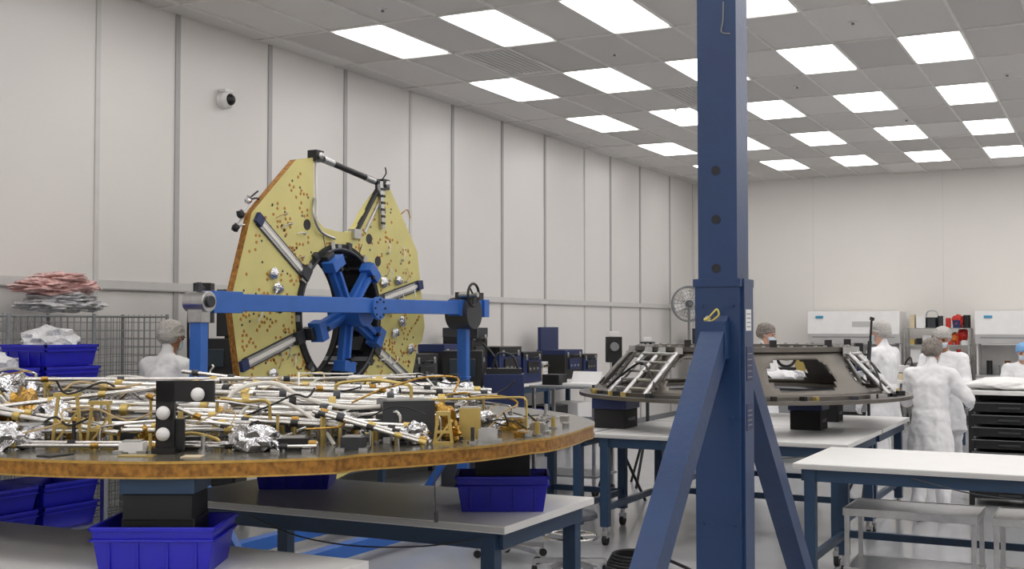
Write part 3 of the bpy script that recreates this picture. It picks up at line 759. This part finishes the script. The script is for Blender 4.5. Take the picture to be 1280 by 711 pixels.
def stool(X, Y, sh=0.56, rz=0.0, name='lab_stool'):
    b = B()
    for i in range(5):
        a = i*2*math.pi/5; p = (0.27*math.cos(a), 0.27*math.sin(a), 0.09)
        b.bar((0, 0, 0.11), p, 0.04, 0.03, 'steel'); b.cyl((p[0]-.012, p[1], .03), (p[0]+.012, p[1], .03), .03, 'rubber', seg=12); b.cyl((p[0], p[1], .04), (p[0], p[1], .09), .012, 'steel', seg=8)
    b.cyl((0, 0, .09), (0, 0, sh-.06), .028, 'steel'); b.torus((0, 0, .28), .19, .011, 'chrome')
    for i in range(3): b.cyl((0, 0, .28), (.19*math.cos(i*2.1), .19*math.sin(i*2.1), .28), .008, 'chrome', seg=8)
    b.hull([((0, 0, sh-.03), (.20, .19, .03)), ((0, 0, sh-.005), (.19, .18, .025))], 'seat', seg=24)
    b.done(name, (X, Y, 0), rz)
sx_, sy_ = at(6.85, 16.0)
stool(sx_, sy_, 0.40)
stool(*at(0.42, 8.6), 0.45, 0.8)
stool(*at(0.0, 9.2), 0.45, 2.2)

# ---------------------------------------------------------------- black drawer rack with cloth
b = B(); W_ = 2.3; D_ = 0.7; HH = 1.14
b.box((W_/2, D_/2, HH-0.02), (W_+0.06, D_+0.06, 0.04), 'white_lam')
for x in (0.03, W_/3, 2*W_/3, W_-0.03):
    for y in (0.03, D_-0.03): b.box((x, y, HH/2-0.02), (0.05, 0.05, HH-0.04), 'black')
b.box((W_/2, D_-0.02, HH/2), (W_, 0.02, HH-0.06), 'black')
for c in range(3):
    for r in range(8):
        z = 0.12+r*0.122; xc = W_*(c+0.5)/3
        b.box((xc, D_/2, z), (W_/3-0.07, D_-0.05, 0.085), 'black'); b.box((xc, -0.002, z+0.047), (W_/3-0.07, 0.02, 0.006), 'grey'); b.box((xc, -0.01, z), (0.2, 0.02, 0.02), 'dgrey')
b.lump((0.35, 0.35, HH+0.05), (0.42, 0.3, 0.07), 'white', 3, 0.25, 3, 1.5); b.lump((1.0, 0.35, HH+0.04), (0.5, 0.28, 0.055), 'white', 5, 0.25, 3, 1.5)
b.done('black_drawer_cabinet', (-1.36, 12.65, 0), 0, 0.003)
b = B(); b.box((0, 0, 0.02), (0.2, 0.16, 0.015), 'black'); b.cyl((0, 0.02, 0.02), (0, 0.02, 0.2), 0.02, 'black'); b.box((0, 0, 0.28), (0.5, 0.03, 0.3), 'black'); b.box((0, -0.017, 0.28), (0.47, 0.003, 0.27), 'screen')
b.done('computer_monitor', (0.25, 13.0, 1.142), -0.3, 0.003)

# ---------------------------------------------------------------- stainless carts
def cart(X, Y, w=0.8, d=0.5, h=0.6):
    b = B()
    for x in (-w/2+.02, w/2-.02):
        for y in (-d/2+.02, d/2-.02):
            b.box((x, y, h/2+.03), (.03, .03, h-.08), 'steel'); b.cyl((x-.012, y, .035), (x+.012, y, .035), .035, 'rubber', seg=14)
    for z in (h-.015, .2):
        b.box((0, 0, z), (w, d, .02), 'steel')
        for y in (-d/2, d/2): b.box((0, y, z-.01), (w, .008, .05), 'steel')
        for x in (-w/2, w/2): b.box((x, 0, z-.01), (.008, d, .05), 'steel')
    b.done('stainless_cart', (X, Y, 0), 0, 0.002)
cart(-1.22, 8.22, 0.82, 0.5); cart(-0.32, 8.22, 0.8, 0.5)

# ---------------------------------------------------------------- wire shelf with wrapped packages
b = B(); w, d, h = 0.5, 1.6, 1.88
for x in (0, w):
    for y in (0, d/2, d): b.cyl((x, y, 0), (x, y, h), .014, 'grey', seg=10)
for z in (0.25, 0.8, 1.3, 1.86):
    for y in (0, d): b.cyl((0, y, z), (w, y, z), .008, 'grey', seg=6)
    for x in (0, w/4, w/2, 3*w/4, w): b.cyl((x, 0, z), (x, d, z), .006, 'grey', seg=6)
    for i in range(1, 30): b.cyl((0, d*i/30, z+.005), (w, d*i/30, z+.005), .003, 'grey', seg=5)
for xx in (0, w):
    for i in range(1, 24):
        y = d*i/24; b.cyl((xx, y, 0.25), (xx, y, h-.02), .0035, 'grey', seg=5)
    for i in range(1, 24):
        z = 0.25+i*0.068; b.cyl((xx, 0, z), (xx, d, z), .0035, 'grey', seg=5)
for yy in (0, d):
    for i in range(1, 8):
        x = w*i/8; b.cyl((x, yy, 0.25), (x, yy, h), .0035, 'grey', seg=5)
    for i in range(1, 24):
        z = 0.25+i*0.068; b.cyl((0, yy, z), (w, yy, z), .0035, 'grey', seg=5)
b.lump((.25, .4, .95), (.18, .28, .12), 'white', 2, .3, 3); b.lump((.25, 1.1, .94), (.18, .28, .12), 'wrap', 4, .3, 3); b.lump((.25, .5, 1.44), (.18, .3, .12), 'wrap', 6, .3, 3)
b.done('wire_shelf_rack', (-7.62, 6.0, 0), 0)
b = B()
for i, (y, z, w_, k) in enumerate(((.55, .05, .32, 'wrap'), (.74, .05, .26, 'wrap'), (.52, .18, .30, 'pink'), (.72, .20, .24, 'pink'), (.45, .21, .18, 'pink'), (.64, .11, .28, 'wrap'), (.60, .26, .20, 'pink'))):
    b.lump((.22, y, z), (.18, w_, .050), k, i+11, .45, 4, 2.9)
b.done('bubble_wrap_package', (-7.58, 6.07, 1.895), 0)

b = B(); w, d, h = 0.5, 1.0, 1.37
for x in (0, w):
    for y in (0, d): b.box((x, y, h/2), (.035, .035, h), 'steel')
for z in (0.12, 0.46, 0.92, 1.36): b.box((w/2, d/2, z), (w+.03, d+.03, .02), 'steel')
for z in (0.131, 0.471, 0.62, 0.931, 1.371):
    for i in range(2): b.bin((w/2, .25+i*.5, z), .44, .46, .15, rz=0)
b.bin((w/2, .75, 1.525), .42, .44, .14)
b.lump((w/2, .28, 1.53), (.17, .18, .10), 'wrap', 3, .4, 3); b.lump((w/2, .76, 1.68), (.18, .18, .10), 'wrap', 9, .4, 3); b.lump((w/2, .76, 1.0), (.17, .17, .08), 'wrap', 5, .4, 3)
b.done('blue_bin_rack', (-6.62, 4.95, 0), 0)

# ---------------------------------------------------------------- black instrument tower by the deck
b = B()
b.box((0, 0, .12), (.50, .5, .08), 'black')
for x in (-.2, .2):
    for y in (-.2, .2): b.cyl((x-.02, y, .045), (x+.02, y, .045), .045, 'rubber')
b.box((0, 0, .55), (.46, .45, .78), 'black'); b.box((0, 0, 1.12), (.42, .4, .36), 'black'); b.box((.0, -.02, 1.48), (.42, .3, .38), 'black')
b.cyl((-.12, 0, 1.65), (-.12, 0, 2.1), .045, 'black'); b.cyl((.10, 0, 1.65), (.10, 0, 2.05), .03, 'black'); b.box((-.12, 0, 1.99), (.16, .14, .36), 'black'); b.box((.10, 0, 1.90), (.18, .12, .42), 'black')
b.cyl((-.12, -.14, 2.10), (-.12, -.05, 2.10), .05, 'dgrey'); b.cyl((.1, -.14, 2.06), (.1, -.05, 2.06), .05, 'dgrey')
b.tube([(-.18, -.1, 2.05), (-.23, -.1, 1.9), (-.24, -.05, 1.4), (-.23, 0, .9)], .012, 'black'); b.tube([(.16, -.1, 1.9), (.25, -.1, 1.6), (.24, -.1, 1.2), (.23, -.2, .7)], .012, 'black')
for i in range(5): b.box((0, -.228, .3+i*.13), (.40, .01, .09), 'dgrey')
b.box((0, -.18, 1.5), (.22, .02, .16), 'screen')
b.done('instrument_tower', (*at(-2.66, 10.75), 0), YAW, 0.005)

# ---------------------------------------------------------------- wall bench with cases
b = B(); L = 6.2
b.box((.35, L/2, 1.0), (.7, L, .04), 'white_lam')
for y in (.05, L/3, 2*L/3, L-.05):
    for x in (.05, .65): b.box((x, y, .49), (.06, .06, .98), 'navy')
b.box((.65, L/2, .93), (.04, L-.1, .08), 'navy'); b.box((.35, L/2, .35), (.6, L-.2, .03), 'grey')
for i in range(7): b.box((.36, .5+i*.85, .36+.15), (.42, .5, .28), ('dkblue', 'black', 'beige', 'dgrey', 'bin', 'black', 'white')[i])
b.done('wall_workbench', (-7.62, 10.6, 0), 0, 0.003)
def case(X, Y, z, w, d, h, k1='black', k2='dkblue', rz=0.0, name='equipment_case', lid=False):
    b = B()
    b.box((0, 0, h*.42), (w, d, h*.8), k1); b.box((0, 0, h*.9), (w*1.02, d*1.02, h*.16), k2)
    b.box((w/2+.01, 0, h*.5), (.02, d*.6, h*.35), k2); b.tube([(w/2+.01, -d*.2, h*.75), (w/2+.05, -d*.15, h*.8), (w/2+.05, d*.15, h*.8), (w/2+.01, d*.2, h*.75)], .012, 'black')
    for y in (-d*.35, d*.35): b.box((w/2+.008, y, h*.82), (.016, .04, .07), 'steel')
    for i in range(3): b.box((w/2+.014, -d*.2+i*d*.2, h*.45), (.014, d*.1, h*.08), 'grey')
    if lid: b.box((-w*.42, 0, h*1.35), (.05, d, h*.8), k2)
    b.done(name, (X, Y, z), rz, 0.008)
case(-7.25, 12.95, 1.021, .40, .42, .75, 'black', 'dgrey')
case(-7.18, 13.6, 1.021, .46, .6, .50, 'dkblue', 'black')
case(-7.18, 14.25, 1.021, .46, .55, .42, 'dkblue', 'black', 0)
case(-7.25, 12.35, 1.021, .36, .45, .55, 'black', 'dkblue')
case(-7.2, 15.65, 1.021, .44, .6, .42, 'black', 'dkblue', 0, lid=True)
case(-7.2, 16.35, 1.021, .36, .5, .34, 'dkblue', 'black')
case(-7.2, 11.6, 1.021, .40, .5, .45, 'dgrey', 'black')
case(-7.25, 14.9, 1.021, .3, .4, .26, 'beige', 'white', 0.2, 'cardboard_box')

b = B()
for x in (-.35, .35):
    for y in (-.25, .25): b.box((x, y, .6), (.035, .035, 1.06), 'steel'); b.cyl((x-.015, y, .04), (x+.015, y, .04), .04, 'rubber')
for z in (1.13, .6, .2): b.box((0, 0, z), (.78, .58, .025), 'grey')
b.box((.1, 0, 1.155), (.34, .26, .025), 'white'); b.box((.1, .14, 1.22), (.34, .02, .14), 'white', rx=-.5); b.box((-.22, 0, 1.20), (.2, .22, .11), 'black'); b.box((0, 0, .7), (.5, .4, .18), 'dkblue')
b.done('equipment_cart', (*at(0.66, 12.9), 0), 0, 0.003)

b = B()
b.box((0, 0, .1), (.5, .5, .08), 'black')
for x in (-.2, .2):
    for y in (-.2, .2): b.cyl((x-.015, y, .035), (x+.015, y, .035), .035, 'rubber')
b.box((0, 0, .6), (.42, .4, .92), 'dgrey'); b.box((0, 0, 1.3), (.40, .34, .46), 'black'); b.cyl((0.05, 0, 1.5), (0.05, 0, 1.78), .05, 'black'); b.box((0.05, -.02, 1.74), (.2, .2, .18), 'black')
b.box((0, -.19, 1.36), (.26, .02, .18), 'screen'); b.box((-.1, -.21, .8), (.14, .01, .3), 'blue')
b.tube([(.2, 0, 1.6), (.34, -.05, 1.4), (.33, -.1, .9), (.22, -.15, .4)], .014, 'black')
b.box((.42, 0, 1.12), (.40, .4, .35), 'dkblue'); b.box((.42, 0, 1.32), (.36, .3, .06), 'black'); b.box((.42, 0, .5), (.40, .4, .9), 'dgrey')
for x in (.28, .56): b.cyl((x-.015, 0, .035), (x+.015, 0, .035), .035, 'rubber')
b.tube([(.3, -.1, 1.35), (.36, -.12, 1.5), (.5, -.12, 1.48), (.56, -.1, 1.35)], .014, 'dgrey')
b.done('vacuum_pump_tower', (*at(-0.50, 12.2), 0), YAW, 0.005)

# ---------------------------------------------------------------- pedestal fan
b = B(); zc = 2.18
b.cyl((0, 0, 0), (0, 0, .04), .26, 'black', seg=24); b.cyl((0, 0, .04), (0, 0, zc-.1), .022, 'grey')
for y in (-.09, .07):
    b.torus((0, y, zc), .33 if y < 0 else .31, .010, 'grey', 'Y')
    for r in (.10, .18, .25): b.torus((0, y-(.33-r)*.12*(1 if y < 0 else -1), zc), r, .004, 'grey', 'Y', 28, 5)
    for i in range(20):
        a = i*math.pi/10; b.cyl((0, y-(.03 if y < 0 else -.03), zc), (.32*math.cos(a), y, zc+.32*math.sin(a)), .004, 'grey', seg=5)
for i in range(4):
    a = i*math.pi/2+.3; b.box((.15*math.cos(a), 0, zc+.15*math.sin(a)), (.24, .012, .13), 'white', ry=-a, rx=.4)
b.cyl((0, -.06, zc), (0, .2, zc), .07, 'dgrey', seg=18); b.torus((0, 0, zc), .33, .014, 'grey', 'Y')
b.done('pedestal_fan', (-7.22, 21.5, 0), math.radians(35))
case(-7.1, 22.4, 0, .5, .6, 1.75, 'black', 'dgrey', 0, 'equipment_cabinet')

# ---------------------------------------------------------------- back wall benches
def hood(X, w):
    b = B(); D = .8
    b.box((w/2, D/2, .88), (w, D, .05), 'steel')
    for x in (.04, w-.04):
        for y in (.04, D-.04): b.box((x, y, .43), (.06, .06, .86), 'white')
        b.box((x-.02 if x < w/2 else x+.02, D/2+.1, 1.2), (.03, D-.2, .62), 'white')
    b.box((w/2, D-.03, 1.2), (w, .04, .62), 'white')
    pr = [(.12, 1.45), (D, 1.45), (D, 2.03), (.05, 2.03), (0.0, 1.62)]
    Mx = Matrix(((0, 0, 1, 0), (1, 0, 0, 0), (0, 1, 0, 0), (0, 0, 0, 1)))
    b.prism(pr, 0, w, 'white', None, Mx)
    b.box((.22, .022, 1.93), (.14, .012, .045), 'cyan', rx=0); b.box((w*.6, .02, 1.80), (.35, .02, .10), 'edge'); b.box((w/2, .2, 1.44), (w-.2, .3, .02), 'edge')
    b.box((w*.5, .035, 1.56), (w*.9, .01, .012), 'grey')
    for i, (x, k) in enumerate(((.2, 'black'), (.5, 'amber'), (.75, 'black'), (1.1, 'white'), (1.35, 'red'))):
        if x < w-.1: b.cyl((x, .4, .905), (x, .4, 1.15), .05, k); b.box((x+.12, .45, .99), (.1, .1, .17), ('grey', 'beige', 'dkblue', 'black', 'white')[i])
    b.box((w/2, .4, .35), (w-.2, .5, .35), 'grey')
    b.done('laminar_flow_bench', (X, 22.45, 0), 0, 0.004)
hood(-5.22, 1.66); hood(-2.28, 1.7); hood(-0.5, 1.7)
b = B(); w = 1.1
for x in (0, w):
    for y in (0, .5): b.box((x, y, .86), (.03, .03, 1.72), 'steel')
rnd = random.Random(31)
for z in (.3, .8, 1.1, 1.42, 1.72):
    b.box((w/2, .25, z), (w, .52, .02), 'steel')
    x = .08
    while x < w-.1:
        hh = rnd.uniform(.08, .24); ww = rnd.uniform(.07, .2); k = rnd.choice(('beige', 'brass', 'black', 'grey', 'white', 'dkblue', 'amber', 'red', 'dgrey'))
        if rnd.random() < .4: b.cyl((x+ww/2, .15, z+.01), (x+ww/2, .15, z+.01+hh), ww*.4, k); b.cyl((x+ww/2, .15, z+.01+hh), (x+ww/2, .15, z+.03+hh), ww*.2, 'white')
        else: b.box((x+ww/2, .2, z+.01+hh/2), (ww*.9, .2, hh), k)
        x += ww+.02
b.cyl((.45, .25, 1.74), (.45, .25, 1.92), .14, 'black', seg=20); b.tube([(.34, .25, 1.92), (.38, .25, 2.03), (.52, .25, 2.03), (.56, .25, 1.92)], .012, 'steel')
b.lump((.9, .2, 1.85), (.10, .1, .12), 'red', 2, .4, 3); b.lump((.98, .2, 1.62), (.09, .1, .12), 'red', 4, .4, 3); b.lump((.85, .2, 1.55), (.09, .1, .1), 'orange', 6, .4, 3)
b.done('metal_storage_shelf', (-3.48, 22.5, 0), 0)
b = B()
b.box((0, 0, .95), (2.6, .8, .04), 'white_lam')
for x in (-1.2, 0, 1.2):
    for y in (-.34, .34): b.box((x, y, .465), (.06, .06, .93), 'navy')
rnd = random.Random(12)
for i in range(24):
    x = rnd.uniform(-1.2, 1.2); hh = rnd.uniform(.06, .38); b.box((x, rnd.uniform(-.25, .25), .97+hh/2), (rnd.uniform(.06, .22), rnd.uniform(.06, .2), hh), rnd.choice(('black', 'white', 'beige', 'grey', 'dkblue', 'dgrey', 'brass', 'black')))
for i in range(5): x = -1.1+i*.5; b.tube([(x, 0, .97), (x+.03, 0, 1.2), (x+.12, -.05, 1.3), (x+.15, -.1, 1.1)], .012, 'black')
b.done('assembly_bench', (-3.3, 18.6, 0), 0, 0.003)
b = B()
b.torus((0, 0, .17), .12, .02, 'black', 'Y'); b.torus((.28, 0, .17), .12, .02, 'black', 'Y'); b.box((.14, 0, .02), (.5, .2, .04), 'black'); b.cyl((0, -.04, .17), (0, .04, .17), .05, 'steel'); b.cyl((.28, -.04, .17), (.28, .04, .17), .05, 'steel')
b.box((.14, .06, .3), (.12, .1, .1), 'white'); b.cyl((0, 0, .04), (0, 0, .06), .03, 'black')
b.box((.14, 0, -.6), (.7, .5, 1.18), 'grey')
b.done('cable_reel_cabinet', (*at(3.35, 15.8), 1.19), YAW, 0.004)

# ---------------------------------------------------------------- tripods
b = B()
for i in range(3):
    a = i*2.094; b.cyl((0, 0, .5), (.3*math.cos(a), .3*math.sin(a), .0), .014, 'black', seg=8)
b.cyl((0, 0, .45), (0, 0, 1.3), .016, 'black'); b.cyl((0, 0, 1.3), (.04, 0, 1.84), .012, 'black'); b.cyl((.0, 0, 1.35), (.02, 0, 1.62), .022, 'dgrey'); b.box((-.1, 0, 1.52), (.08, .06, .16), 'black'); b.cyl((-.1, 0, 1.48), (0, 0, 1.48), .01, 'black')
b.cyl((.04, 0, 1.84), (.05, 0, 1.87), .025, 'black')
b.done('probe_tripod', (*at(3.76, 12.6), 0), YAW)
for (x, d_, hh) in ((1.04, 12.2, 1.72), (1.52, 13.4, 1.65)):
    b = B()
    for i in range(3):
        a = i*2.094; b.cyl((0, 0, .7), (.32*math.cos(a), .32*math.sin(a), 0), .016, 'black', seg=8)
    b.cyl((0, 0, .65), (0, 0, hh-.3), .02, 'dgrey'); b.box((0, 0, hh-.18), (.16, .14, .26), 'black'); b.cyl((0, -.12, hh-.15), (0, 0, hh-.15), .045, 'grey'); b.box((0, 0, hh-.02), (.1, .05, .05), 'white')
    b.done('laser_tracker_tripod', (*at(x, d_), 0), YAW, 0.004)
b = B()
for i in range(5): b.torus((0, 0, .015+i*.022), .22-.012*i, .012, 'rubber')
b.tube([(.2, 0, .1), (.35, .1, .02), (.5, -.05, .015), (.65, .05, .015)], .012, 'rubber')
b.done('coiled_hose', (-3.2, 8.3, 0))

# ---------------------------------------------------------------- camera
cam = bpy.data.cameras.new('camera'); co = bpy.data.objects.new('camera', cam); bpy.context.collection.objects.link(co)
co.location = (0, 0, 1.8); co.rotation_euler = (math.radians(91.9), 0, YAW)
cam.sensor_width = 36; cam.lens = 41.9; cam.clip_start = 0.05
bpy.context.scene.camera = co
w = bpy.data.worlds.new('world'); bpy.context.scene.world = w; w.use_nodes = True
w.node_tree.nodes['Background'].inputs[0].default_value = (0.8, 0.85, 0.9, 1); w.node_tree.nodes['Background'].inputs[1].default_value = 0.3
bpy.context.scene.view_settings.view_transform = 'Standard'
